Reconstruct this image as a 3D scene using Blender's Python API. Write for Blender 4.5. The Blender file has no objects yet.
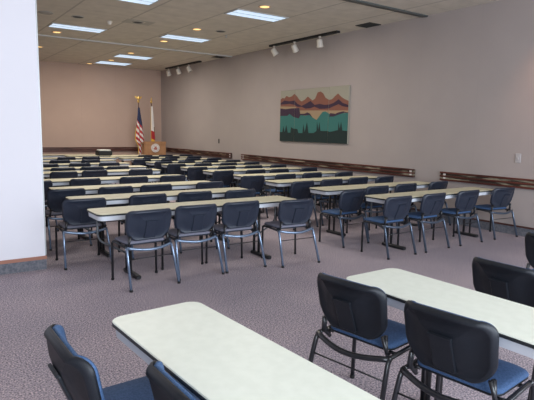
import bpy, math, random
from mathutils import Vector, Matrix
random.seed(4)
PI = math.pi
scn = bpy.context.scene
col = scn.collection
scn.view_settings.view_transform = 'Standard'
scn.view_settings.look = 'None'
scn.view_settings.exposure = 0.0

# ------------------------------------------------------------------ materials
def mat(name, base, rough=.6, metal=0., spec=.5, emit=None, estr=0., coat=0.):
    m = bpy.data.materials.new(name); m.use_nodes = True
    b = m.node_tree.nodes['Principled BSDF']
    b.inputs['Base Color'].default_value = (*base, 1)
    b.inputs['Roughness'].default_value = rough
    b.inputs['Metallic'].default_value = metal
    b.inputs['Specular IOR Level'].default_value = spec
    b.inputs['Coat Weight'].default_value = coat
    if emit:
        b.inputs['Emission Color'].default_value = (*emit, 1)
        b.inputs['Emission Strength'].default_value = estr
    return m

def noisy(m, scale, c1, c2, detail=2., bump=0., lo=.35, hi=.65, stretch=(1, 1, 1)):
    nt = m.node_tree; n = nt.nodes; l = nt.links
    b = n['Principled BSDF']
    tc = n.new('ShaderNodeTexCoord'); mp = n.new('ShaderNodeMapping'); mp.inputs['Scale'].default_value = stretch
    t = n.new('ShaderNodeTexNoise'); t.inputs['Scale'].default_value = scale; t.inputs['Detail'].default_value = detail
    r = n.new('ShaderNodeValToRGB')
    r.color_ramp.elements[0].position = lo; r.color_ramp.elements[0].color = (*c1, 1)
    r.color_ramp.elements[1].position = hi; r.color_ramp.elements[1].color = (*c2, 1)
    l.new(tc.outputs['Object'], mp.inputs['Vector']); l.new(mp.outputs[0], t.inputs['Vector'])
    l.new(t.outputs['Fac'], r.inputs['Fac']); l.new(r.outputs['Color'], b.inputs['Base Color'])
    if bump:
        bp = n.new('ShaderNodeBump'); bp.inputs['Strength'].default_value = bump; bp.inputs['Distance'].default_value = .01
        l.new(t.outputs['Fac'], bp.inputs['Height']); l.new(bp.outputs['Normal'], b.inputs['Normal'])
    return m

# carpet: fine speckle laid over broad wear patches
def carpet():
    m = mat('carpet', (.2, .16, .16), .95, spec=.1)
    nt = m.node_tree; n = nt.nodes; l = nt.links; b = n['Principled BSDF']
    tc = n.new('ShaderNodeTexCoord')
    t = n.new('ShaderNodeTexNoise'); t.inputs['Scale'].default_value = 85; t.inputs['Detail'].default_value = 3
    r = n.new('ShaderNodeValToRGB')
    e = r.color_ramp.elements
    e[0].position = .30; e[0].color = (.12, .10, .115, 1)
    e[1].position = .70; e[1].color = (.80, .66, .65, 1)
    k = e.new(.5); k.color = (.37, .335, .375, 1)
    t2 = n.new('ShaderNodeTexNoise'); t2.inputs['Scale'].default_value = .9; t2.inputs['Detail'].default_value = 2
    r2 = n.new('ShaderNodeValToRGB')
    r2.color_ramp.elements[0].position = .3; r2.color_ramp.elements[0].color = (.85, .85, .88, 1)
    r2.color_ramp.elements[1].position = .7; r2.color_ramp.elements[1].color = (1.1, 1.05, 1.05, 1)
    mx = n.new('ShaderNodeMixRGB'); mx.blend_type = 'MULTIPLY'; mx.inputs[0].default_value = 1
    l.new(tc.outputs['Object'], t.inputs['Vector']); l.new(tc.outputs['Object'], t2.inputs['Vector'])
    l.new(t.outputs['Fac'], r.inputs['Fac']); l.new(t2.outputs['Fac'], r2.inputs['Fac'])
    l.new(r.outputs['Color'], mx.inputs[1]); l.new(r2.outputs['Color'], mx.inputs[2])
    l.new(mx.outputs[0], b.inputs['Base Color'])
    bp = n.new('ShaderNodeBump'); bp.inputs['Strength'].default_value = .02; bp.inputs['Distance'].default_value = .006
    l.new(t.outputs['Fac'], bp.inputs['Height']); l.new(bp.outputs['Normal'], b.inputs['Normal'])
    return m

# lines every `step` along one object axis, blended over a base colour
def grid_mat(name, base, line, specs, rough=.9, noise=None):
    m = mat(name, base, rough, spec=.2)
    nt = m.node_tree; n = nt.nodes; l = nt.links; b = n['Principled BSDF']
    tc = n.new('ShaderNodeTexCoord'); sp = n.new('ShaderNodeSeparateXYZ'); l.new(tc.outputs['Object'], sp.inputs[0])
    last = None
    for axis, off, step, width, strength in specs:
        a = n.new('ShaderNodeMath'); a.operation = 'SUBTRACT'; a.inputs[1].default_value = off; l.new(sp.outputs[axis], a.inputs[0])
        p = n.new('ShaderNodeMath'); p.operation = 'PINGPONG'; p.inputs[1].default_value = step/2; l.new(a.outputs[0], p.inputs[0])
        c = n.new('ShaderNodeMath'); c.operation = 'LESS_THAN'; c.inputs[1].default_value = width/2; l.new(p.outputs[0], c.inputs[0])
        s = n.new('ShaderNodeMath'); s.operation = 'MULTIPLY'; s.inputs[1].default_value = strength; l.new(c.outputs[0], s.inputs[0])
        if last is None: last = s
        else:
            mm = n.new('ShaderNodeMath'); mm.operation = 'MAXIMUM'; l.new(last.outputs[0], mm.inputs[0]); l.new(s.outputs[0], mm.inputs[1]); last = mm
    mx = n.new('ShaderNodeMixRGB'); mx.inputs[1].default_value = (*base, 1); mx.inputs[2].default_value = (*line, 1)
    if noise:
        t = n.new('ShaderNodeTexNoise'); t.inputs['Scale'].default_value = noise[0]; t.inputs['Detail'].default_value = 3
        l.new(tc.outputs['Object'], t.inputs['Vector'])
        r = n.new('ShaderNodeValToRGB'); r.color_ramp.elements[0].position = .3; r.color_ramp.elements[1].position = .7
        r.color_ramp.elements[0].color = (*[c*(1-noise[1]) for c in base], 1)
        r.color_ramp.elements[1].color = (*[c*(1+noise[1]) for c in base], 1)
        l.new(t.outputs['Fac'], r.inputs['Fac']); l.new(r.outputs['Color'], mx.inputs[1])
    l.new(last.outputs[0], mx.inputs[0]); l.new(mx.outputs[0], b.inputs['Base Color'])
    return m

CEIL = 3.76
M = {}
M['carpet'] = carpet()
M['ceiling'] = grid_mat('ceiling_tile', (.64, .585, .51), (.40, .365, .32), [(0, 2.655, 1.175, .035, .8), (1, .02, .59, .028, .22)], noise=(4, .07))
M['wall'] = grid_mat('wall_fabric', (.405, .35, .33), (.35, .30, .285), [(1, .4, 1.22, .012, .2)], noise=(1.3, .03))
M['wall_far'] = grid_mat('wall_fabric_far', (.52, .375, .305), (.46, .33, .27), [(0, .2, 1.22, .012, .4)], noise=(1.3, .03))
M['partition'] = mat('partition_panel', (.75, .73, .77), .6, spec=.3)
M['cove_base'] = noisy(mat('carpet_cove_base', (.1, .1, .11), .95), 40, (.10, .105, .125), (.17, .17, .19))
M['strip'] = mat('base_trim_strip', (.33, .14, .09), .5)
M['dark_strip'] = mat('base_trim_strip_dark', (.07, .025, .02), .45)
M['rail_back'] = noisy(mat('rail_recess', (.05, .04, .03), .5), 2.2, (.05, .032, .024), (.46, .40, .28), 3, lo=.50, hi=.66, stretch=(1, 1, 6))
M['rail_slat'] = noisy(mat('rail_wood', (.09, .025, .018), .35), 6, (.05, .016, .012), (.13, .036, .026), 3, stretch=(1, .2, 6))
M['rail_white'] = mat('rail_end_bracket', (.62, .55, .5), .5)
M['track_metal'] = mat('ceiling_track_metal', (.10, .11, .105), .5, .3)
M['track_pale'] = mat('ceiling_track_pale', (.50, .49, .47), .5)
M['table_top'] = noisy(mat('cream_laminate', (.7, .7, .55), .42, spec=.35), 14, (.64, .60, .42), (.70, .66, .47), 2)
M['table_top_lit'] = noisy(mat('cream_laminate_lit', (.7, .7, .6), .38, spec=.4), 20, (.80, .84, .74), (.84, .88, .78), 2)  # same cream laminate as the rows, whitened to paint in the window light
M['table_edge'] = mat('black_edge_band', (.02, .022, .026), .4)
M['apron'] = mat('table_apron', (.62, .65, .70), .45)
M['black_metal'] = mat('black_leg_metal', (.014, .014, .016), .4)
M['pale_metal'] = mat('pale_leg_metal', (.42, .43, .43), .4, .3)
M['brace'] = mat('grey_brace_metal', (.13, .14, .15), .4, .3)
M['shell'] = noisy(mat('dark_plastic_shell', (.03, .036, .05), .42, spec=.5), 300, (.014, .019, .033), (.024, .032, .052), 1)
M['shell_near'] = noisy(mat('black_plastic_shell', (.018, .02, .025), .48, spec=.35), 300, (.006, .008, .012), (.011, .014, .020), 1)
M['fabric'] = noisy(mat('slate_upholstery_lit', (.10, .11, .16), .85, spec=.3), 120, (.17, .17, .215), (.24, .235, .29), 2, .1)  # seat cloth of all chairs, window light painted in as mauve grey
M['fabric_blue_sheen'] = noisy(mat('slate_upholstery_blue_sheen', (.06, .12, .24), .75, spec=.35), 120, (.040, .088, .19), (.068, .13, .26), 2, .1)  # same seat cloth, cool light and glancing reflection painted in as blue
M['frame_black'] = mat('black_tube', (.012, .013, .016), .28, spec=.6)
M['frame_sheen'] = mat('black_tube_sheen', (.20, .27, .38), .25, .6, spec=.8, coat=.3)  # glossy black tube, window reflection painted into the base colour as blue-grey
M['frame_faint_sheen'] = mat('black_tube_faint_sheen', (.10, .13, .18), .3, .6, spec=.6)  # same black tube with a duller window reflection painted into its colour
M['rubber'] = mat('rubber', (.01, .01, .01), .8)
M['wood'] = noisy(mat('podium_wood', (.4, .2, .1), .45), 5, (.36, .17, .075), (.46, .235, .11), 3, stretch=(1, 1, .15))
M['gold'] = mat('gold_metal', (.85, .55, .16), .3, .8)
M['pole'] = mat('flag_pole_wood', (.16, .08, .04), .4)
M['red'] = mat('flag_red', (.42, .03, .035), .8)
M['white'] = mat('flag_white', (.72, .68, .64), .8)
M['navy'] = mat('flag_navy', (.025, .035, .09), .8)
M['fringe'] = mat('gold_fringe', (.75, .45, .05), .7)
M['flag_green'] = mat('flag_green', (.06, .09, .05), .8)
M['seal_white'] = mat('seal_white', (.74, .72, .68), .5)
M['seal_red'] = mat('seal_red', (.45, .16, .12), .6)
M['fixture_frame'] = mat('fixture_frame', (.5, .5, .48), .5)
M['diffuser'] = mat('light_diffuser', (.25, .25, .25), .4, emit=(.62, .80, 1.0), estr=1.0)
M['warm_lens'] = mat('warm_lamp_lens', (.9, .6, .3), .4, emit=(1.0, .60, .22), estr=1.5)
M['trim_ring'] = mat('downlight_ring', (.55, .42, .30), .5)
M['vent_dark'] = mat('vent_dark', (.035, .035, .032), .7)
M['plate'] = mat('ceiling_plate', (.44, .41, .36), .7)
M['vent_mid'] = mat('vent_grey', (.40, .37, .33), .7)
M['spot_white'] = mat('track_head_white', (.66, .60, .53), .45)
M['black'] = mat('matte_black', (.010, .010, .010), .6)
M['switch'] = mat('switch_plate', (.46, .43, .43), .45)
M['glass_dark'] = mat('dark_lens', (.02, .02, .025), .1)
M['window_frame'] = mat('window_frame_metal', (.3, .3, .3), .4, .5)
M['art_cloth'] = mat('art_sky_cream', (.33, .31, .25), .85)
M['art_mtn'] = mat('art_terracotta', (.22, .085, .058), .85)
M['art_purple'] = mat('art_plum', (.042, .02, .042), .85)
M['art_sand'] = mat('art_sand', (.34, .24, .145), .85)
M['art_teal'] = mat('art_teal', (.035, .15, .135), .85)
M['art_dark'] = mat('art_pine', (.010, .024, .023), .9)
M['device_white'] = mat('device_white_top', (.8, .8, .72), .5)

# ------------------------------------------------------------------ mesh building
ZS = [1.0]
class MB:
    def __init__(s): s.v = []; s.f = []; s.mi = []; s.smooth = []
    def add(s, vs, fs, mi=0, smooth=False):
        o = len(s.v); s.v += [tuple(v) for v in vs]
        for f in fs: s.f.append([i+o for i in f]); s.mi.append(mi); s.smooth.append(smooth)
        return s
    def box(s, x0, x1, y0, y1, z0, z1, mi=0):
        vs = [(x, y, z) for z in (z0, z1) for y in (y0, y1) for x in (x0, x1)]
        return s.add(vs, [(0, 2, 3, 1), (4, 5, 7, 6), (0, 1, 5, 4), (2, 6, 7, 3), (0, 4, 6, 2), (1, 3, 7, 5)], mi)
    def bbox(s, x0, x1, y0, y1, z0, z1, b=.004, mi=0):     # box with chamfered edges
        xs, ys = (x0+b, x1-b), (y0+b, y1-b)
        def ring(ix, z): 
            a, c, d, e = x0+ix, x1-ix, y0+ix, y1-ix
            return [(a+b, d, z), (c-b, d, z), (c, d+b, z), (c, e-b, z), (c-b, e, z), (a+b, e, z), (a, e-b, z), (a, d+b, z)]
        return s.loft([ring(b, z0), ring(0, z0+b), ring(0, z1-b), ring(b, z1)], mi=mi)
    def loft(s, rings, mi=0, cap=True, smooth=False):
        n = len(rings[0]); vs = [p for r in rings for p in r]; fs = []
        for k in range(len(rings)-1):
            for i in range(n):
                j = (i+1) % n
                fs.append((k*n+i, k*n+j, (k+1)*n+j, (k+1)*n+i))
        if cap: fs += [tuple(range(n-1, -1, -1)), tuple((len(rings)-1)*n+i for i in range(n))]
        return s.add(vs, fs, mi, smooth)
    def tube(s, pts, r, n=10, mi=0, flat=1.0, smooth=True):
        pts = [Vector(p) for p in pts]; rings = []
        up = None
        for i, p in enumerate(pts):
            a = (pts[i]-pts[i-1]).normalized() if i else None
            b = (pts[i+1]-pts[i]).normalized() if i < len(pts)-1 else None
            t = (a+b).normalized() if a is not None and b is not None else (a if a is not None else b)
            if up is None:
                up = Vector((0, 0, 1)) if abs(t.z) < .9 else Vector((0, 1, 0))
            u = (up - t*up.dot(t)).normalized(); w = t.cross(u); up = u
            rr = r[i] if isinstance(r, (list, tuple)) else r
            rings.append([p + u*math.cos(2*PI*k/n)*rr + w*math.sin(2*PI*k/n)*rr*flat for k in range(n)])
        return s.loft(rings, mi, True, smooth)
    def lathe(s, prof, c=(0, 0, 0), n=20, mi=0, smooth=True):
        rings = [[(c[0]+r*math.cos(2*PI*k/n), c[1]+r*math.sin(2*PI*k/n), c[2]+z) for k in range(n)] for r, z in prof]
        return s.loft(rings, mi, True, smooth)
    def prism(s, poly, z0, z1, mi=0):
        return s.loft([[(x, y, z0) for x, y in poly], [(x, y, z1) for x, y in poly]], mi)
    def build(s, name, mats, parent=None, loc=None):
        me = bpy.data.meshes.new(name); me.from_pydata([(v[0], v[1], v[2]*ZS[0]) for v in s.v], [], s.f)
        if not isinstance(mats, (list, tuple)): mats = [mats]
        for m in mats: me.materials.append(m)
        for p, i, sm in zip(me.polygons, s.mi, s.smooth): p.material_index = i; p.use_smooth = sm
        import bmesh
        bm = bmesh.new(); bm.from_mesh(me); bmesh.ops.recalc_face_normals(bm, faces=bm.faces); bm.to_mesh(me); bm.free()
        o = bpy.data.objects.new(name, me); col.objects.link(o)
        if parent: o.parent = parent
        if loc: o.location = loc
        return o

def soft(pts, rad=.05, k=5):      # round the corners of a polyline
    pts = [Vector(p) for p in pts]; out = [pts[0]]
    for a, b, c in zip(pts, pts[1:], pts[2:]):
        r = min(rad, (b-a).length*.48, (c-b).length*.48)
        p, q = b+(a-b).normalized()*r, b+(c-b).normalized()*r
        for i in range(k+1):
            t = i/k; out.append(p*(1-t)**2 + b*2*t*(1-t) + q*t*t)
    return out + [pts[-1]]

def rrect(x0, x1, y0, y1, r, n=6):
    rs = r if isinstance(r, (list, tuple)) else [r]*4     # corners: x1y1, x0y1, x0y0, x1y0
    out = []
    for (cx, cy, a0), rr in zip(((x1, y1, 0), (x0, y1, 90), (x0, y0, 180), (x1, y0, 270)), rs):
        ccx = cx-rr if cx == x1 else cx+rr; ccy = cy-rr if cy == y1 else cy+rr
        for i in range(n+1):
            a = math.radians(a0+90*i/n); out.append((ccx+rr*math.cos(a), ccy+rr*math.sin(a)))
    return out

def tag(o, label=None, cat=None, group=None, kind=None):
    if label: o['label'] = label
    if cat: o['category'] = cat
    if group: o['group'] = group
    if kind: o['kind'] = kind
    return o
def empty(name, loc=(0, 0, 0), rz=0):
    o = bpy.data.objects.new(name, None); col.objects.link(o); o.location = loc; o.rotation_euler = (0, 0, rz)
    o.empty_display_size = .1
    return o
def struct(name, mb, m, label=None):
    o = mb.build(name, m); o['kind'] = 'structure'
    if label: o['label'] = label
    return o
KIDS = {}
def copy_tree(o, parent=None):
    c = o.copy(); col.objects.link(c)
    if parent: c.parent = parent
    for ch in list(o.children): copy_tree(ch, c)
    return c

# ------------------------------------------------------------------ room shell
XR, YB, XL, YF = 8.03, 18.55, -3.2, -3.4
struct('floor', MB().box(XL-.2, XR+.2, YF-.2, YB+.2, -.1, 0), M['carpet'], 'mauve grey speckled carpet')
struct('ceiling', MB().box(XL-.2, XR+.2, YF-.2, YB+.2, CEIL, CEIL+.1), M['ceiling'], 'suspended ceiling of beige lay-in tiles')
struct('wall_right', MB().box(XR, XR+.2, YF-.2, YB+.2, 0, CEIL), M['wall'], 'long taupe fabric wall')
struct('wall_back', MB().box(XL-.2, XR, YB, YB+.2, 0, CEIL), M['wall_far'], 'pinkish tan far wall')
struct('wall_left', MB().box(XL-.2, XL, YF-.2, YB, 0, CEIL), M['wall'])
# window wall behind the camera: sill, head, mullions and panes
w = MB().box(XL, XR, YF-.2, YF, 0, .5).box(XL, XR, YF-.2, YF, 3.3, CEIL).box(XL, XL+.5, YF-.2, YF, .5, 3.3).box(XR-.4, XR, YF-.2, YF, .5, 3.3)
struct('wall_front', w, M['wall'])
nx = 6; xa, xb = XL+.5, XR-.4
for i in range(nx):
    a = xa+(xb-xa)*i/nx; b = xa+(xb-xa)*(i+1)/nx
    f = MB().box(a, a+.04, YF-.14, YF-.06, .5, 3.3).box(b-.04, b, YF-.14, YF-.06, .5, 3.3).box(a+.04, b-.04, YF-.14, YF-.06, .5, .54).box(a+.04, b-.04, YF-.14, YF-.06, 3.26, 3.3)
    struct('window_%d' % (i+1), f, M['window_frame'])
# folding partition stacked out from the left, white, with its base
PX = 1.222
struct('wall_divider', MB().box(XL, PX, 6.1, 6.24, .155, CEIL), M['partition'], 'white folding partition panel')
struct('trim_1', MB().box(XL, PX+.015, 6.085, 6.255, .118, .155), M['strip'], 'reddish wooden strip along the foot of the white partition')
struct('baseboard_divider', MB().box(XL, PX+.01, 6.092, 6.248, 0, .118), M['cove_base'])
struct('trim_2', MB().box(PX, PX+.02, 6.13, 6.21, .155, CEIL), M['pale_metal'])
# ceiling tracks of the folding partitions
struct('trim_3', MB().box(XL, XR, 6.40, 6.47, CEIL-.025, CEIL).box(XL, XR, 6.50, 6.53, CEIL-.02, CEIL), M['track_metal'], 'dark metal track across the ceiling')
struct('trim_4', MB().box(XL, XR, 13.36, 13.42, CEIL-.03, CEIL), M['track_pale'], 'pale metal track across the ceiling')
# base on right and far wall
struct('baseboard_right', MB().box(XR-.012, XR, YF, YB, 0, .135), M['cove_base'])
struct('trim_5', MB().box(XR-.02, XR, YF, YB, .135, .16), M['dark_strip'])
struct('baseboard_back', MB().box(XL, XR-.02, YB-.012, YB, 0, .135), M['cove_base'])
struct('trim_6', MB().box(XL, XR-.02, YB-.02, YB, .135, .16), M['dark_strip'])
# slatted chair rails
def rail(y0, y1, n):
    t = empty('chair_rail', (XR, (y0+y1)/2, 0)); t['kind'] = 'structure'; t.name = 'trim_%d' % n
    h = (y1-y0)/2
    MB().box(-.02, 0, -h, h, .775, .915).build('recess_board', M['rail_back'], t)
    for k, z in enumerate((.765, .828, .893)):
        MB().bbox(-.045, -.02, -h, h, z, z+.03, .004).build('rail_slat', M['rail_slat'], t)
    for s in (-1, 1):
        yy = s*(h-.09)
        MB().box(-.038, -.02, yy-.02, yy+.02, .775, .915).build('bracket', M['rail_white'], t)
    return t
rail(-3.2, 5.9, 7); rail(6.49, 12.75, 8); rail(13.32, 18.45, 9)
t = empty('trim_10', ((XL+XR)/2, YB, 0)); t['kind'] = 'structure'
h = (XR-XL)/2-.1
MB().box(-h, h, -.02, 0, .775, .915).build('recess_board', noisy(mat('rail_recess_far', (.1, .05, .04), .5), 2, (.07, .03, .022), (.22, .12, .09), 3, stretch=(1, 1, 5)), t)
for z in (.765, .828, .893): MB().bbox(-h, h, -.045, -.02, z, z+.03, .004).build('rail_slat', M['rail_slat'], t)

# ------------------------------------------------------------------ stacking chair
def ring_surface(mb, outline, rings, place, smooth=True):
    """outline: 2D points around 0; rings: (scale_inset, depth); place(x, z, depth)->xyz"""
    rr = []
    for s_, d in rings: rr.append([place(x*s_[0] if isinstance(s_, tuple) else x*s_, z*s_[1] if isinstance(s_, tuple) else z*s_, d) for x, z in outline])
    return mb.loft(rr, 0, True, smooth)

BW, BH = .252, .158           # half width and half height of the backrest
def back_outline(n=8):
    top = rrect(-BW, BW, -BH, BH, [.075, .075, .105, .105], n)
    out = []
    for x, z in top:
        k = 1-.06*max(0, -z/BH)                        # narrows downwards
        zz = z - (.020*(1-(x/BW)**2) if z < 0 else 0)*min(1, -z/BH+.0) + (.010*(1-(x/BW)**2) if z > 0 else 0)*(z/BH)
        out.append((x*k, zz))
    return out
BO = back_outline()
BWF = [1.0]; BOFF = [0, 0]; FOOT = [-.358]
LEAN = math.radians(21)
def place_back(x, z, d):
    # d > 0 towards the sitter; wings curve forward
    yy = d + 0.9*x*x*(1+.8*max(0, z/BH))
    p = Vector((x, yy, z))
    p.rotate(Matrix.Rotation(LEAN, 3, 'X'))
    return (p.x*BWF[0], p.y - .260 - BOFF[0], p.z + .645 + BOFF[1])

def make_chair(shell, fabric, rear, front, label):
    root = empty('stacking_chair')
    tag(root, label, 'chair', 'stacking chairs at the training tables')
    # backrest shell with raised rim and recessed field
    mb = MB()
    ring_surface(mb, BO, [(.3, .002), (.9, .002), (.985, .002), (1, -.004), (1.0, -.014), (.975, -.024), (.93, -.027), (.885, -.024), (.86, -.018), (.55, -.017), (.25, -.017)], place_back)
    br = mb.build('backrest', shell, root)
    mb = MB()
    ring_surface(mb, BO, [(.3, .004), (.95, .004), (.965, .012), (.93, .024), (.80, .031), (.5, .031), (.2, .030)], place_back)
    mb.build('cushion', fabric, br)
    # raised centre panel on the shell, running down from a lip
    mb = MB()
    po = rrect(-.062, .062, -.135, .062, [.006, .006, .01, .01], 2)
    mb.loft([[place_back(x, z, -.016) for x, z in po], [place_back(x, z, -.024) for x, z in po], [place_back(x*.92, z-(.004 if z > 0 else -.004), -.026) for x, z in po]], 0, True)
    mb.build('centre_panel', shell, br)
    mb = MB(); mb.loft([[place_back(x, z, -.018) for x, z in rrect(-.066, .066, .060, .072, .003, 1)], [place_back(x, z, -.032) for x, z in rrect(-.066, .066, .060, .072, .003, 1)]])
    mb.build('panel_lip', shell, br)
    # seat: pad on a pan, waterfall front
    so = rrect(-.222, .222, -.205, .178, [.075, .075, .06, .06], 7)
    def ps(x, y, d):
        drop = .022*max(0, (y-.07)/.11)**2 - .012*(x/.22)**2*0 - .010*math.cos(min(1, abs(x)/.22)*PI/2)*.8
        return (x*(1+.02*(y/.2)), y+.03, .448 + d - drop)
    mb = MB()
    rr = [(.6, -.004), (.97, -.004), (1, .004), (.995, .016), (.96, .025), (.88, .030), (.6, .032), (.3, .031)]
    mb.loft([[ps(x*s_, y*s_, d) for x, y in so] for s_, d in rr], 0, True, True)
    seat = mb.build('seat', fabric, root)
    mb = MB(); mb.loft([[ps(x*s_, y*s_, d) for x, y in so] for s_, d in ((.5, -.018), (.92, -.018), (.99, -.010), (.995, .003), (.5, .003))], 0, True, True)
    mb.build('seat_pan', shell, seat)
    # frame: side rails, front cross bar, bowed rear cross bar
    r = .0125
    mb = MB()
    for s in (-1, 1):
        mb.tube(soft([(s*.245, -.225, .425), (s*.245, .09, .437), (s*.246, .135, .425)], .03), r, 8)
        mb.tube(soft([(s*.205, -.16, .40), (s*.215, -.205, .45), (s*.205, -.20, .54)], .03), r*.95, 8)
        mb.tube([(s*.245, -.14, .43), (s*.195, -.14, .425)], r*.8, 8)
    mb.tube([(-.24, .07, .425), (.24, .07, .425)], r*.9, 8)
    mb.build('seat_frame', front, root)
    mb = MB()
    pts = [(-.245+.49*i/14, -.225-.055*math.sin(PI*i/14), .425-.028*math.sin(PI*i/14)) for i in range(15)]
    mb.tube(pts, .0165, 10)
    mb.build('rear_crossbar', rear, root)
    for s in (-1, 1):
        mb = MB(); mb.tube(soft([(s*.245, -.205, .428), (s*.247, -.235, .40), (s*.264, FOOT[0], .012)], .03), .0165, 10, flat=.8)
        lg = mb.build('leg', rear, root)
        MB().tube([(s*.264, FOOT[0]+.002, .022), (s*.264, FOOT[0]-.001, 0)], .017, 10).build('rubber_foot', M['rubber'], lg)
        mb = MB(); mb.tube(soft([(s*.246, .10, .437), (s*.247, .155, .425), (s*.252, .150, .012)], .045), .015, 10, flat=.85)
        lg = mb.build('leg', front, root)
        MB().tube([(s*.252, .150, .022), (s*.252, .150, 0)], .016, 10).build('rubber_foot', M['rubber'], lg)
        mb = MB(); mb.tube(soft([(s*.205, -.16, .42), (s*.222, -.205, .44), (s*.2, -.225, .54)], .03), .011, 8)
        mb.build('back_upright', M['frame_black'], root)
    MB().tube([(-.252, -.262, .31), (.252, -.262, .31)], .0055, 6).build('stretcher', front, root)
    return root

ORD = ['first', 'second', 'third', 'fourth', 'fifth', 'sixth', 'seventh', 'eighth', 'ninth', 'tenth', 'eleventh']
ZS[0] = .972
chair_row = make_chair(M['shell'], M['fabric'], M['frame_sheen'], M['frame_black'], 'x')
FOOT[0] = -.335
chair_right = make_chair(M['shell'], M['fabric_blue_sheen'], M['frame_faint_sheen'], M['frame_black'], 'x')
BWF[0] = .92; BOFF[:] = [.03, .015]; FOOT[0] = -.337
chair_near = make_chair(M['shell_near'], M['fabric_blue_sheen'], M['frame_black'], M['frame_black'], 'x')
ZS[0] = 1.0
used = set()
def chair(proto, x, y, deg, label, group):
    if proto.name in used: o = copy_tree(proto)
    else: used.add(proto.name); o = proto
    o.location = (x, y, 0); o.rotation_euler = (0, 0, math.radians(deg))
    o['label'] = label; o['group'] = group
    return o

# ------------------------------------------------------------------ folding tables
def make_table(L, W, top_mat, brace, ls=None):
    root = empty('folding_table')
    hx, hy = L/2, W/2
    o = rrect(-hx, hx, -hy, hy, .065, 6)
    sc = lambda d: rrect(-hx+d, hx-d, -hy+d, hy-d, .065-d*.5, 6)
    MB().loft([[(x, y, .728) for x, y in sc(.006)], [(x, y, .736) for x, y in sc(.001)], [(x, y, .740) for x, y in sc(.004)]]).build('tabletop', top_mat, root)
    MB().loft([[(x, y, .716) for x, y in sc(.004)], [(x, y, .719) for x, y in o], [(x, y, .730) for x, y in o], [(x, y, .7335) for x, y in sc(.003)]]).build('edge_band', M['table_edge'], root)
    MB().loft([[(x, y, .668) for x, y in sc(.016)], [(x, y, .717) for x, y in sc(.012)]]).build('apron', M['apron'], root)
    lx = ls or hx-.42
    for s in (-1, 1):
        x = s*lx
        mb = MB().tube([(x, .05, .668), (x, .05, .04)], .017, 10).tube([(x, .16, .668), (x, .16, .04)], .017, 10)
        mb.bbox(x-.03, x+.03, -.15, .19, .650, .669)
        lg = mb.build('leg', M['black_metal'], root)
        MB().bbox(x-.03, x+.03, -hy+.02, hy-.02, .0, .045, .01).build('foot_bar', M['black_metal'], lg)
        if brace:
            mb = MB().tube(soft([(s*(hx-.10), .15, .668), (s*(hx-.10), .15, .40), (x, .16, .22)], .08), .011, 8)
            mb.build('brace', M['brace'], root)
    return root
table_row = make_table(2.55, .45, M['table_top'], True)
table_near = make_table(1.83, .46, M['table_top_lit'], False, .465)
def table(proto, cx, cy, deg, label, group):
    if proto.name in used: o = copy_tree(proto)
    else: used.add(proto.name); o = proto
    o.location = (cx, cy, 0); o.rotation_euler = (0, 0, math.radians(deg))
    tag(o, label, 'table', group)
    return o

# left column of rows: far-left corner x, far edge y, chair centres (x, y)
LEFT = [
 (1.55, 5.57, [(1.98, 5.15, 3), (2.58, 5.26, -2), (3.15, 5.25, 0), (3.87, 5.08, -4)]),
 (1.60, 6.68, [(1.72, 6.29, -1), (2.46, 6.34, 1), (3.13, 6.36, -2), (3.78, 6.27, 0)]),
 (1.65, 7.83, [(1.77, 7.36, 2), (2.40, 7.36, -1), (3.01, 7.38, 0), (3.92, 7.45, 2)]),
 (1.75, 9.12, [(1.56, 8.60, 5), (2.36, 8.70, 0), (3.18, 8.72, -2), (3.88, 8.74, 1)]),
 (1.90, 10.68, [(2.38, 10.20, 0), (2.97, 10.30, 2), (3.90, 10.36, -2)]),
 (2.00, 11.72, [(2.62, 11.19, 1), (3.22, 11.26, -2), (3.74, 11.20, 0)]),
 (2.05, 12.95, [(2.55, 12.40, 0), (3.27, 12.46, 2), (3.92, 12.46, -2)]),
 (2.15, 14.25, [(3.14, 13.75, 0), (3.88, 13.72, 3)]),
 (2.60, 15.55, [(3.60, 15.02, 2), (4.30, 15.05, -3)]),
]
RIGHT = [
 (5.16, 5.03, [(5.26, 4.76, 0), (5.95, 4.78, 2), (6.75, 4.77, 0), (7.66, 4.67, -6)]),
 (5.09, 6.15, [(5.17, 5.50, 4), (5.96, 5.75, 0), (6.69, 5.80, -1), (7.46, 5.82, 2)]),
 (5.12, 7.40, [(5.36, 6.86, 3), (6.08, 6.93, -1), (6.79, 7.00, 0), (7.40, 6.92, 2)]),
 (5.22, 8.64, [(5.18, 8.06, -3), (5.90, 8.12, 1), (6.68, 8.18, 0), (7.42, 8.05, 2)]),
 (5.20, 9.88, [(5.26, 9.30, 2), (6.05, 9.29, 0), (6.66, 9.26, -2), (7.55, 9.30, 0)]),
 (5.18, 10.93, [(5.30, 10.40, 0), (6.00, 10.42, 2), (6.75, 10.42, -2), (7.45, 10.40, 0)]),
 (5.18, 12.03, [(5.25, 11.50, 3), (5.98, 11.52, 0), (6.70, 11.50, -1), (7.40, 11.52, 2)]),
 (5.16, 13.00, [(5.32, 12.50, 0), (6.02, 12.50, -2), (6.72, 12.50, 0), (7.42, 12.50, 2)]),
 (5.15, 14.05, [(5.28, 13.54, -3), (6.00, 13.55, 0), (6.72, 13.55, 2), (7.42, 13.55, 0)]),
 (5.15, 15.08, [(5.85, 14.58, 0), (6.55, 14.58, 2), (7.30, 14.58, -2)]),
 (5.20, 16.10, [(6.10, 15.60, 2), (6.80, 15.60, 0), (7.50, 15.60, 0)]),
]
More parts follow.
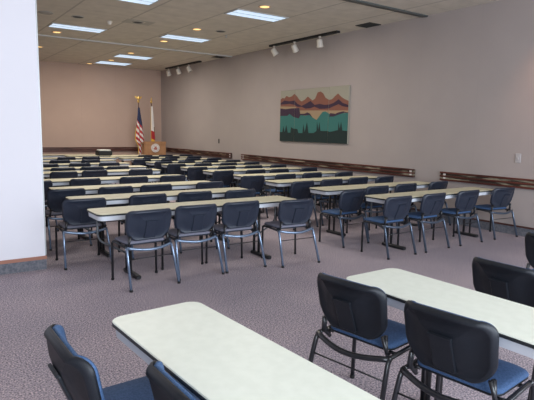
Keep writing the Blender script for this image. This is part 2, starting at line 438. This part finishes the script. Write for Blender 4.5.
def rows(data, side, proto, fab):
    for i, (x0, yf, chs) in enumerate(data):
        where = ('nearest row' if i == 0 else ORD[i]+' row from the front')
        table(table_row, x0+1.26, yf-.225, 0, 'long cream folding table in the %s of the %s column' % (where, side), 'cream tables in the %s column' % side)
        n = len(chs)
        for k, (x, y, a) in enumerate(chs):
            pos = ['leftmost', 'second from left', 'third from left', 'rightmost'][k] if n == 4 else (['leftmost', 'middle', 'rightmost'][k] if n == 3 else ['left', 'right'][k])
            for px in (x0+1.26-.855, x0+1.26+.855):          # keep seats clear of the table posts and foot bars
                if abs(abs(x-px)-.25) < .08 and y+.16 > yf-.44: x = px + math.copysign(.195 if abs(x-px) < .25 else .335, x-px)
                if abs(x-px) < .27: y = min(y, yf-.42)
            y = min(y, yf-.335)
            chair(proto, x, y, a, '%s stacking chair, %s, %s, %s column' % (fab, pos, where, side), 'chairs along the %s column tables' % side)
rows(LEFT, 'left', chair_row, 'dark slate')
rows(RIGHT, 'right', chair_right, 'blue-seated dark')
# foreground
table(table_near, .978, 1.355, -87.4, 'pale cream table in the foreground, lower left, chairs on its left side', 'pale foreground tables')
table(table_near, 2.325, 1.275, -89.5, 'pale cream table at right foreground behind two black-backed chairs', 'pale foreground tables')
G = 'blue cushioned chairs in the foreground'
chair(chair_near, 2.21, 2.02, -81, 'black-backed blue-seated chair at the left end of the right foreground table', G)
chair(chair_near, 2.25, 1.41, -83, 'largest black-backed blue chair, in front of the right foreground table', G)
chair(chair_near, 3.32, 1.73, -90, 'black-backed chair beyond the right foreground table, cut by the right frame edge', G)
chair(chair_near, 4.50, 2.02, -88, 'dark chair barely entering at the right edge below the wall', G)
chair(chair_near, .735, 1.955, -89, 'blue cushioned chair seen from the side at bottom left, left of foreground table', G)
chair(chair_near, .945, 1.42, -89, 'blue chair tucked against the lower left table, only its backrest top visible', G)
# by the far left edge a turned chair
chair(chair_row, 2.62, 14.72, 50, 'dark chair turned sideways just past the white partition edge', 'chairs along the left column tables')

# tables at the head of the room
table(table_row, 4.15, 17.10, 0, 'cream table against the far wall, left of the black boxy device', 'head tables')
table(table_row, 5.25, 16.35, 0, 'table under the white-topped black device near the far wall', 'head tables')

# white topped device
d = empty('overhead_projector', (5.12, 16.33, .74)); tag(d, 'black boxy device with a white top, on a table near the far wall', 'projector')
MB().bbox(-.22, .22, -.17, .17, .01, .15, .015).build('body', M['black'], d)
MB().bbox(-.18, .18, -.14, .14, .15, .185, .008).build('top_plate', M['device_white'], d)
MB().lathe([(.02, 0), (.02, .012)], (-.17, -.12, 0), 8).lathe([(.02, 0), (.02, .012)], (.17, -.12, 0), 8).lathe([(.02, 0), (.02, .012)], (-.17, .12, 0), 8).lathe([(.02, 0), (.02, .012)], (.17, .12, 0), 8).build('feet', M['rubber'], d)

# ------------------------------------------------------------------ podium
p = empty('podium', (7.15, 17.25, 0)); tag(p, 'tan wooden podium with a round white seal on its front, before the flags', 'podium')
MB().bbox(-.35, .35, -.16, .16, .06, 1.06, .01).build('body', M['wood'], p)
MB().bbox(-.40, .40, -.19, .19, 0, .06, .01).build('plinth', M['wood'], p)
mb = MB(); mb.loft([[(-.39, -.21, 1.06), (.39, -.21, 1.06), (.39, .21, 1.06), (-.39, .21, 1.06)], [(-.40, -.22, 1.165), (.40, -.22, 1.165), (.40, .2, 1.10), (-.40, .2, 1.10)]])
mb.build('reading_top', M['wood'], p)
MB().box(-.395, .395, -.19, -.165, .70, 1.06).build('front_panel', M['wood'], p)
def disc(r, y0, y1, n=32, c=(0, .94)):
    return [[(c[0]+r*math.cos(2*PI*k/n), y, c[1]+r*math.sin(2*PI*k/n)) for k in range(n)] for y in (y0, y1)]
sl = MB().loft(disc(.15, -.19, -.222)).build('seal', M['seal_white'], p)
mb = MB()
for k in range(24):
    a = 2*PI*k/24
    mb.loft(disc(.007, -.222, -.225, 8, (.125*math.cos(a), .94+.125*math.sin(a))))
mb.build('seal_lettering_ring', M['seal_red'], sl)
mb = MB()
n = 40
for (r0, r1) in ((.100, .106),):
    for k in range(n):
        a, b = 2*PI*k/n, 2*PI*(k+1)/n
        mb.add([(r*math.cos(q), -.2235, .94+r*math.sin(q)) for r, q in ((r0, a), (r1, a), (r1, b), (r0, b))], [(0, 1, 2, 3)])
mb.build('seal_ring', M['seal_red'], sl)
mb = MB().loft([[(x, -.2225, z+.94) for x, z in ((-.06, -.05), (-.02, -.07), (.05, -.06), (.07, .0), (.03, .03), (.045, .07), (0, .05), (-.04, .06), (-.03, .01), (-.075, -.01))], [(x, -.226, z+.94) for x, z in ((-.06, -.05), (-.02, -.07), (.05, -.06), (.07, .0), (.03, .03), (.045, .07), (0, .05), (-.04, .06), (-.03, .01), (-.075, -.01))]])
mb.build('seal_figure', M['seal_red'], sl)

# ------------------------------------------------------------------ flags
def stand(t):
    MB().lathe([(.14, 0), (.15, .02), (.12, .04), (.04, .06), (.025, .14), (.02, .14)]).build('stand_base', M['gold'], t)
    MB().tube([(0, 0, .05), (0, 0, 2.52)], .014, 10).build('pole', M['pole'], t)
def hang(rows_, colour, name, t, mats, slant):
    """rows_: (z, left x, right x); folds run down the cloth; colour(s, z) -> material index"""
    NS = 26; vs = []; fs = []; mi = []
    K = len(rows_)
    sub = []
    for a, b in zip(rows_, rows_[1:]):
        for j in range(16):
            q = j/16; sub.append(tuple(a[i]*(1-q)+b[i]*q for i in range(3)))
    sub.append(rows_[-1])
    for z, x0, x1 in sub:
        for i in range(NS+1):
            s = i/NS; wd = x1-x0
            vs.append((x0+wd*s, -.028-.10*wd*math.sin(s*PI*5+z*1.3)-.02*math.sin(s*PI), z + slant*(s-.5)*wd*(1 if z < rows_[0][0]-.1 else 0)))
    for r in range(len(sub)-1):
        for i in range(NS):
            fs.append((r*(NS+1)+i, r*(NS+1)+i+1, (r+1)*(NS+1)+i+1, (r+1)*(NS+1)+i)); mi.append(colour((i+.5)/NS, (sub[r][0]+sub[r+1][0])/2, (r+.5)/(len(sub)-1)))
    me = bpy.data.meshes.new(name); me.from_pydata(vs, [], fs)
    for m_ in mats: me.materials.append(m_)
    for p_, k in zip(me.polygons, mi): p_.material_index = k; p_.use_smooth = True
    o = bpy.data.objects.new(name, me); col.objects.link(o); o.parent = t
    md = o.modifiers.new('thick', 'SOLIDIFY'); md.thickness = .004
    return o
fl = empty('flag_on_stand', (6.83, 17.75, 0)); tag(fl, 'United States flag with stars and stripes hanging from a pole with eagle finial', 'flag', 'indoor flags')
stand(fl)
def us(s, z, t):
    d = z + .35*s               # stripes fall away to the right
    if s < .10 and t > .35: return 3
    if t > .965: return 3
    if z > 1.78+.30*(1-s)-.15: return 2
    return 0 if int((z+.38*s)/.10) % 2 else 1
hang([(2.34, -.03, .03), (2.1, -.05, .07), (1.8, -.09, .12), (1.5, -.15, .16), (1.25, -.18, .19), (1.0, -.06, .17), (.75, -.05, .14), (.55, -.04, .12)], us, 'flag_cloth', fl, [M['red'], M['white'], M['navy'], M['fringe']], 0)
# eagle finial: ball, body and two spread wings
mb = MB().lathe([(.01, 2.50), (.04, 2.53), (.045, 2.56), (.03, 2.59), (.012, 2.60)], n=12)
mb.lathe([(.01, 2.59), (.03, 2.63), (.028, 2.68), (.012, 2.71), (.016, 2.725), (.004, 2.74)], n=10)
for s in (-1, 1):
    mb.loft([[(s*.01, -.012, 2.61), (s*.01, .012, 2.61), (s*.01, .012, 2.69), (s*.01, -.012, 2.69)], [(s*.07, -.01, 2.64), (s*.07, .01, 2.64), (s*.07, .01, 2.72), (s*.07, -.01, 2.72)], [(s*.125, -.004, 2.69), (s*.125, .004, 2.69), (s*.125, .004, 2.74), (s*.125, -.004, 2.74)]])
mb.build('finial', M['gold'], fl)
f2 = empty('flag_on_stand', (7.33, 17.8, 0)); tag(f2, 'white state flag with red lower band hanging narrow on a pole behind the podium', 'flag', 'indoor flags')
stand(f2)
def ca(s, z, t):
    if s < .12: return 3
    if z < 1.22: return 3
    if z < 1.52: return 0
    if z < 1.68 and s > .72: return 2
    return 1
hang([(2.40, -.03, .04), (2.1, -.04, .07), (1.8, -.04, .09), (1.5, -.05, .11), (1.3, -.05, .12), (1.1, -.04, .10), (.8, -.03, .08)], ca, 'flag_cloth', f2, [M['red'], M['white'], M['flag_green'], M['fringe']], -.4)
MB().lathe([(.01, 2.50), (.035, 2.53), (.04, 2.56), (.028, 2.60), (.016, 2.63), (.02, 2.66), (.004, 2.72)], n=12).build('finial', M['gold'], f2)

# ------------------------------------------------------------------ landscape panels on the right wall
A0, A1, ZT, ZB = 10.90, 8.39, 2.62, 1.345
def interp(prof, y):
    prof = sorted(prof)
    if y <= prof[0][0]: return prof[0][1]
    for (a, za), (b, zb) in zip(prof, prof[1:]):
        if a <= y <= b: return za+(zb-za)*(y-a)/(b-a)
    return prof[-1][1]
MTN = [(10.904, 2.399), (10.819, 2.446), (10.733, 2.427), (10.651, 2.489), (10.54, 2.45), (10.442, 2.465), (10.322, 2.524), (10.215, 2.455), (10.116, 2.369), (10.036, 2.327), (9.921, 2.362), (9.794, 2.437), (9.694, 2.377), (9.618, 2.336), (9.524, 2.379), (9.443, 2.515), (9.336, 2.53), (9.243, 2.487), (9.154, 2.378), (9.034, 2.328), (8.933, 2.338), (8.849, 2.397), (8.74, 2.458), (8.631, 2.379), (8.552, 2.34), (8.404, 2.283)]
P1 = [(10.901, 2.307), (10.731, 2.377), (10.52, 2.349), (10.315, 2.362), (10.191, 2.274), (10.031, 2.221), (9.878, 2.264), (9.692, 2.329), (9.539, 2.23), (9.359, 2.248), (9.181, 2.22), (9.008, 2.223), (8.875, 2.255), (8.713, 2.329), (8.579, 2.245), (8.399, 2.196)]
P1B = [(10.9, 2.28), (10.727, 2.276), (10.517, 2.285), (10.311, 2.254), (10.188, 2.201), (10.03, 2.2), (9.874, 2.149), (9.686, 2.157), (9.538, 2.187), (9.354, 2.131), (9.177, 2.131), (9.005, 2.14), (8.872, 2.18), (8.709, 2.22), (8.577, 2.17), (8.398, 2.144)]
MB_ = [(10.898, 2.231), (10.268, 2.203), (10.105, 2.111), (8.392, 2.075)]
SB = [(10.896, 2.179), (10.68, 2.154), (10.43, 2.168), (10.108, 2.175), (10.078, 2.028), (9.904, 1.977), (9.714, 1.999), (9.6, 1.94), (9.45, 1.878), (9.346, 1.97), (9.243, 2.061), (9.139, 2.072), (8.998, 2.011), (8.826, 1.963), (8.664, 2.019), (8.389, 2.023)]
PU2 = [(10.896, 2.18), (10.68, 2.155), (10.43, 2.17), (10.12, 2.17), (10.07, 2.03), (9.90, 2.03), (9.80, 2.06), (9.70, 2.03), (9.6, 1.94), (9.0, 1.94), (8.98, 2.03), (8.80, 2.01), (8.70, 2.04), (8.55, 2.06), (8.389, 2.03)]
P2B = [(10.889, 1.99), (10.589, 1.986), (10.507, 2.035), (10.34, 1.958), (10.12, 1.916), (10.06, 2.0), (9.90, 1.985), (9.72, 1.995), (9.6, 1.95), (9.0, 1.95), (8.85, 1.95), (8.66, 2.0), (8.50, 2.03), (8.389, 2.02)]
TR = [(10.90, 1.579), (10.787, 1.58), (10.75, 1.734), (10.693, 1.581), (10.623, 1.759), (10.556, 1.568), (10.448, 1.569), (10.428, 1.71), (10.344, 1.67), (10.166, 1.661), (10.122, 1.563), (9.964, 1.565), (9.934, 1.784), (9.879, 1.591), (9.798, 1.832), (9.733, 1.568), (9.545, 1.571), (9.437, 1.62), (9.426, 1.845), (9.373, 1.644), (9.339, 1.83), (9.293, 1.621), (9.047, 1.624), (8.977, 1.601), (8.776, 1.635), (8.697, 1.65), (8.687, 1.828), (8.639, 1.672), (8.603, 1.841), (8.553, 1.638), (8.367, 1.631)]
art = empty('landscape_wall_art', (XR, 9.61, 0)); tag(art, 'three-panel textile wall art of mountains, water and dark pines', 'wall art')
seams = [(10.90, 10.301), (10.299, 9.041), (9.039, 8.39)]
def strip(a, b, top, bot, x):
    ys = sorted({a, b} | {y for y, _ in top if a < y < b} | {y for y, _ in bot if a < y < b})
    mb = MB(); vs = []; fs = []
    for y in ys:
        zt = min(ZT-.005, interp(top, y)); zb = max(ZB+.005, min(zt, interp(bot, y)))
        vs += [(x, y-9.65, zt), (x, y-9.65, zb)]
    for i in range(len(ys)-1): fs.append((2*i, 2*i+1, 2*i+3, 2*i+2))
    return mb.add(vs, fs)
FLAT = [(8.3, ZB), (11, ZB)]
for (b, a) in seams:
    pn = MB().bbox(-.045, -.002, a-9.65, b-9.65, ZB, ZT, .006).build('panel', M['art_cloth'], art)
    x = -.0465
    strip(a+.003, b-.003, MTN, FLAT, x).build('mountain_range', M['art_mtn'], pn)
    strip(a+.003, b-.003, P1, P1B, x-.001).build('shadow_band', M['art_purple'], pn)
    strip(a+.003, b-.003, MB_, FLAT, x-.002).build('sand_shore', M['art_sand'], pn)
    strip(a+.003, b-.003, SB, FLAT, x-.003).build('teal_water', M['art_teal'], pn)
    strip(a+.003, b-.003, PU2, P2B, x-.004).build('plum_reflection', M['art_purple'], pn)
    strip(a+.003, b-.003, TR, FLAT, x-.005).build('pine_silhouette', M['art_dark'], pn)

# wall plates
for (y, z, wy, hz, lab, mt) in ((4.47, 1.24, .045, .075, 'pale switch plate on the right wall near the frame edge', 'switch'), (14.12, 1.26, .03, .07, 'small dark thermostat on the far part of right wall', 'vent_dark')):
    s = empty('switch_plate' if mt == 'switch' else 'thermostat', (XR, y, z)); tag(s, lab, 'switch' if mt == 'switch' else 'thermostat')
    MB().bbox(-.012, 0, -wy, wy, -hz, hz, .004).build('plate', M[mt], s)
    MB().bbox(-.02, -.012, -wy*.3, wy*.3, -hz*.3, hz*.3, .002).build('toggle' if mt == 'switch' else 'dial', M[mt], s)

# ------------------------------------------------------------------ ceiling fittings
def troffer(x0, y0, lab, ln=1.16, dp=.50):
    t = empty('ceiling_light', (x0+ln/2, y0+dp/2, CEIL)); tag(t, lab, 'ceiling light', 'rectangular fluorescent ceiling lights')
    a, b = ln/2, dp/2
    mb = MB().box(-a, a, -b, -b+.03, -.012, 0).box(-a, a, b-.03, b, -.012, 0).box(-a, -a+.03, -b+.03, b-.03, -.012, 0).box(a-.03, a, -b+.03, b-.03, -.012, 0).box(-a+.03, a-.03, -.008, .008, -.011, -.001)
    mb.build('frame', M['fixture_frame'], t)
    MB().box(-a+.03, a-.03, -b+.03, b-.03, -.006, -.0012).build('diffuser', M['diffuser'], t)
troffer(2.66, 11.72, 'fluorescent ceiling light nearest the white partition, left column')
troffer(5.06, 11.32, 'fluorescent ceiling light in the middle, left of the track spotlights')
troffer(5.30, 15.25, 'second-farthest fluorescent ceiling light', 1.1, .62)
troffer(5.33, 17.15, 'farthest fluorescent ceiling light, close to the far wall', 1.1, .72)
troffer(5.02, 8.18, 'fluorescent ceiling light above the long wall art, nearest the top right')
troffer(2.52, 8.45, 'fluorescent ceiling light cut off by the top of the frame')
troffer(2.6, 4.6, 'fluorescent ceiling light overhead in front')
troffer(5.05, 4.6, 'fluorescent ceiling light overhead in front, by the right wall')
def can(x, y, lab):
    t = empty('downlight', (x, y, CEIL)); tag(t, lab, 'downlight', 'small warm recessed downlights')
    MB().lathe([(.115, -.001), (.115, -.008), (.10, -.012), (.085, -.010), (.085, -.001)]).build('trim_ring', M['trim_ring'], t)
    MB().lathe([(.083, -.002), (.083, -.0085), (.05, -.011)]).build('lens', M['warm_lens'], t)
for x, y, lab in ((3.0, 12.78, 'warm downlight below the leftmost ceiling light'), (5.4, 12.27, 'warm downlight just behind the middle ceiling light'), (5.33, 10.36, 'warm downlight just in front of the middle ceiling light'),
                  (5.28, 18.15, 'warm downlight touching the far wall, farthest'), (5.56, 16.75, 'warm downlight between the two farthest ceiling lights'), (5.49, 14.8, 'warm downlight before the second-farthest ceiling light'),
                  (5.31, 7.75, 'warm downlight nearest the camera, above the near right ceiling light'), (3.14, 15.39, 'warm downlight half hidden by the white partition')):
    can(x, y, lab)
def speaker(x, y, lab, m='vent_dark', r=.12):
    t = empty('ceiling_speaker', (x, y, CEIL)); tag(t, lab, 'ceiling speaker', 'round ceiling grilles')
    MB().lathe([(r, -.0045), (r, -.010), (r*.85, -.016), (r*.8, -.012), (r*.8, -.002)]).build('ring', M['vent_mid'], t)
    MB().lathe([(r*.78, -.002), (r*.78, -.010), (r*.4, -.016)]).build('grille', M[m], t)
speaker(2.93, 10.76, 'dark round ceiling grille above the leftmost light')
speaker(4.05, 10.49, 'dark round ceiling grille in the middle, on a square plate')
speaker(5.84, 10.22, 'dark round ceiling grille between the middle lights')
speaker(2.34, 10.79, 'faint pale round ceiling grille beside the white partition', 'vent_mid', .14)
t = empty('speaker_plate', (4.07, 10.50, CEIL)); 
tag(t, 'square ceiling plate around the middle round grille', 'ceiling plate')
MB().box(-.29, .29, -.20, -.13, -.004, -.0005).box(-.29, .29, .13, .20, -.004, -.0005).box(-.29, -.13, -.13, .13, -.004, -.0005).box(.13, .29, -.13, .13, -.004, -.0005).build('plate', M['plate'], t)
def vent(x, y, lab, a=.16, b=.2):
    t = empty('air_vent', (x, y, CEIL)); tag(t, lab, 'vent', 'dark ceiling vents by the right wall')
    MB().box(-a, a, -b, -b+.02, -.014, 0).box(-a, a, b-.02, b, -.014, 0).box(-a, -a+.02, -b+.02, b-.02, -.014, 0).box(a-.02, a, -b+.02, b-.02, -.014, 0).build('frame', M['vent_dark'], t)
    MB().box(-a+.02, a-.02, -b+.02, b-.02, -.004, -.001).build('backing', M['black'], t)
    mb = MB()
    for k in range(7): yy = -b+.04+k*(2*b-.08)/6; mb.box(-a+.02, a-.02, yy-.006, yy+.006, -.012, -.004)
    mb.build('louvres', M['vent_dark'], t)
vent(7.81, 7.69, 'dark square ceiling vent by the wall, right of the track lights')
vent(7.80, 13.72, 'dark ceiling vent by the wall, between the two spotlight tracks')
t = empty('security_dome', (3.57, 10.81, CEIL)); tag(t, 'small white ceiling dome sensor above the leftmost light', 'sensor')
MB().lathe([(.06, 0), (.06, -.02), (.045, -.028)]).build('base', M['spot_white'], t)
MB().lathe([(.045, -.025), (.042, -.05), (.028, -.068), (.008, -.075)]).build('dome', M['spot_white'], t)
t = empty('sprinkler_head', (6.2, 10.6, CEIL)); tag(t, 'tiny sprinkler head in the ceiling beyond the middle light', 'sprinkler')
MB().lathe([(.035, 0), (.035, -.006), (.012, -.01), (.010, -.04), (.03, -.044), (.03, -.048)], n=12).build('head', M['pale_metal'], t)

# spotlight tracks
def light_track(x, y0, y1, lab):
    t = empty('lighting_track', (x, (y0+y1)/2, CEIL)); tag(t, lab, 'lighting track', 'black lighting tracks')
    h = (y1-y0)/2
    MB().bbox(-.05, .05, -h, h, -.045, 0, .004).build('rail', M['black'], t)
    MB().box(-.053, .053, -h-.01, -h, -.047, 0).build('end_cap', M['black'], t)
    MB().box(-.053, .053, h, h+.01, -.047, 0).build('end_cap', M['black'], t)
def spot(x, y, aim, lab, s=1.0):
    t = empty('track_spotlight', (x, y, CEIL-.045)); tag(t, lab, 'spotlight', 'white track spotlights')
    MB().lathe([(.03, 0), (.03, -.02), (.012, -.03), (.012, -.10*s), (.006, -.10*s)], n=12).build('stem', M['spot_white'], t)
    a = Vector(aim).normalized(); c = Vector((0, 0, -.13*s))
    q = a.to_track_quat('Z', 'Y').to_matrix()
    def rings(prof, n=16): return [[c + q @ Vector((r*math.cos(2*PI*k/n), r*math.sin(2*PI*k/n), z)) for k in range(n)] for r, z in prof]
    hd = MB().loft(rings([(r*s, z*s) for r, z in ((.03, -.075), (.058, -.065), (.068, -.04), (.070, .06), (.080, .08), (.080, .105), (.070, .105), (.066, .09))]), 0, True, True).build('lamp_head', M['spot_white'], t)
    MB().loft(rings([(.064*s, .085*s), (.064*s, .098*s)])).build('lens', M['glass_dark'], hd)
light_track(7.76, 8.53, 11.02, 'long black lighting track near the wall above the art')
light_track(7.80, 14.95, 17.5, 'black lighting track farther back by the flags corner')
spot(7.74, 10.85, (.5, -.3, -.9), 'left white spotlight of the near track, above the art', 1.0)
spot(7.74, 10.02, (.7, .2, -.9), 'middle white spotlight of the near track, above the art', 1.0)
spot(7.74, 9.10, (.25, .1, -1), 'right white spotlight of the near track, above the art', 1.0)
spot(7.80, 17.35, (.4, .3, -.9), 'leftmost white spotlight of the far track', 1.0)
spot(7.80, 16.55, (.5, .2, -.9), 'middle white spotlight of the far track', 1.0)
spot(7.80, 15.75, (.4, -.3, -.9), 'rightmost white spotlight of the far track', 1.0)

# ------------------------------------------------------------------ lights
def area(name, loc, rot, sx, sy, power, colr, spread=180):
    l = bpy.data.lights.new(name, 'AREA'); l.shape = 'RECTANGLE'; l.size = sx; l.size_y = sy; l.energy = power; l.color = colr
    l.spread = math.radians(spread)
    o = bpy.data.objects.new(name, l); col.objects.link(o); o.location = loc; o.rotation_euler = rot; return o
area('window_daylight', ((XL+XR)/2, YF-.3, 1.95), (PI/2, 0, 0), 10.0, 2.8, 980, (.80, .89, 1.0))
for x, y in ((3.24, 11.97), (5.64, 11.57), (5.85, 15.5), (5.6, 8.4), (3.1, 8.7), (4.4, 15.9)):  # last lamp hangs under no fixture, added to lighten the far wall
    area('troffer_and_fill_lamp', (x, y, CEIL-.03), (0, 0, 0), 1.0, .4, 45, (1.0, .93, .84))
def spotlamp(loc, to, power, colr, ang, blend=.9):
    l = bpy.data.lights.new('spot_lamp', 'SPOT'); l.energy = power; l.color = colr; l.spot_size = math.radians(ang); l.spot_blend = blend; l.shadow_soft_size = .08
    o = bpy.data.objects.new('spot_lamp', l); col.objects.link(o); o.location = loc
    o.rotation_euler = (Vector(to)-Vector(loc)).to_track_quat('-Z', 'Y').to_euler()
spotlamp((7.1, 3.6, 3.7), (8.03, 3.9, 2.4), 60, (1.0, .55, .35), 60, 1.0)
wd = bpy.data.worlds.new('world'); scn.world = wd; wd.use_nodes = True
bg = wd.node_tree.nodes['Background']; bg.inputs[0].default_value = (.62, .78, 1.0, 1); bg.inputs[1].default_value = 1.0

# ------------------------------------------------------------------ camera
cd = bpy.data.cameras.new('camera'); cam = bpy.data.objects.new('camera', cd); col.objects.link(cam); scn.camera = cam
cd.sensor_fit = 'HORIZONTAL'; cd.sensor_width = 36; cd.lens = 36*515/534; cd.clip_start = .05; cd.clip_end = 100
R = [[0.820046, -0.572019, 0.01783], [0.061553, 0.119131, 0.990969], [-0.568977, -0.811543, 0.132903]]
rt, up, bk = (Vector(r).normalized() for r in R)
cam.matrix_world = Matrix(((rt.x, up.x, bk.x, 0), (rt.y, up.y, bk.y, 0), (rt.z, up.z, bk.z, 1.6), (0, 0, 0, 1)))
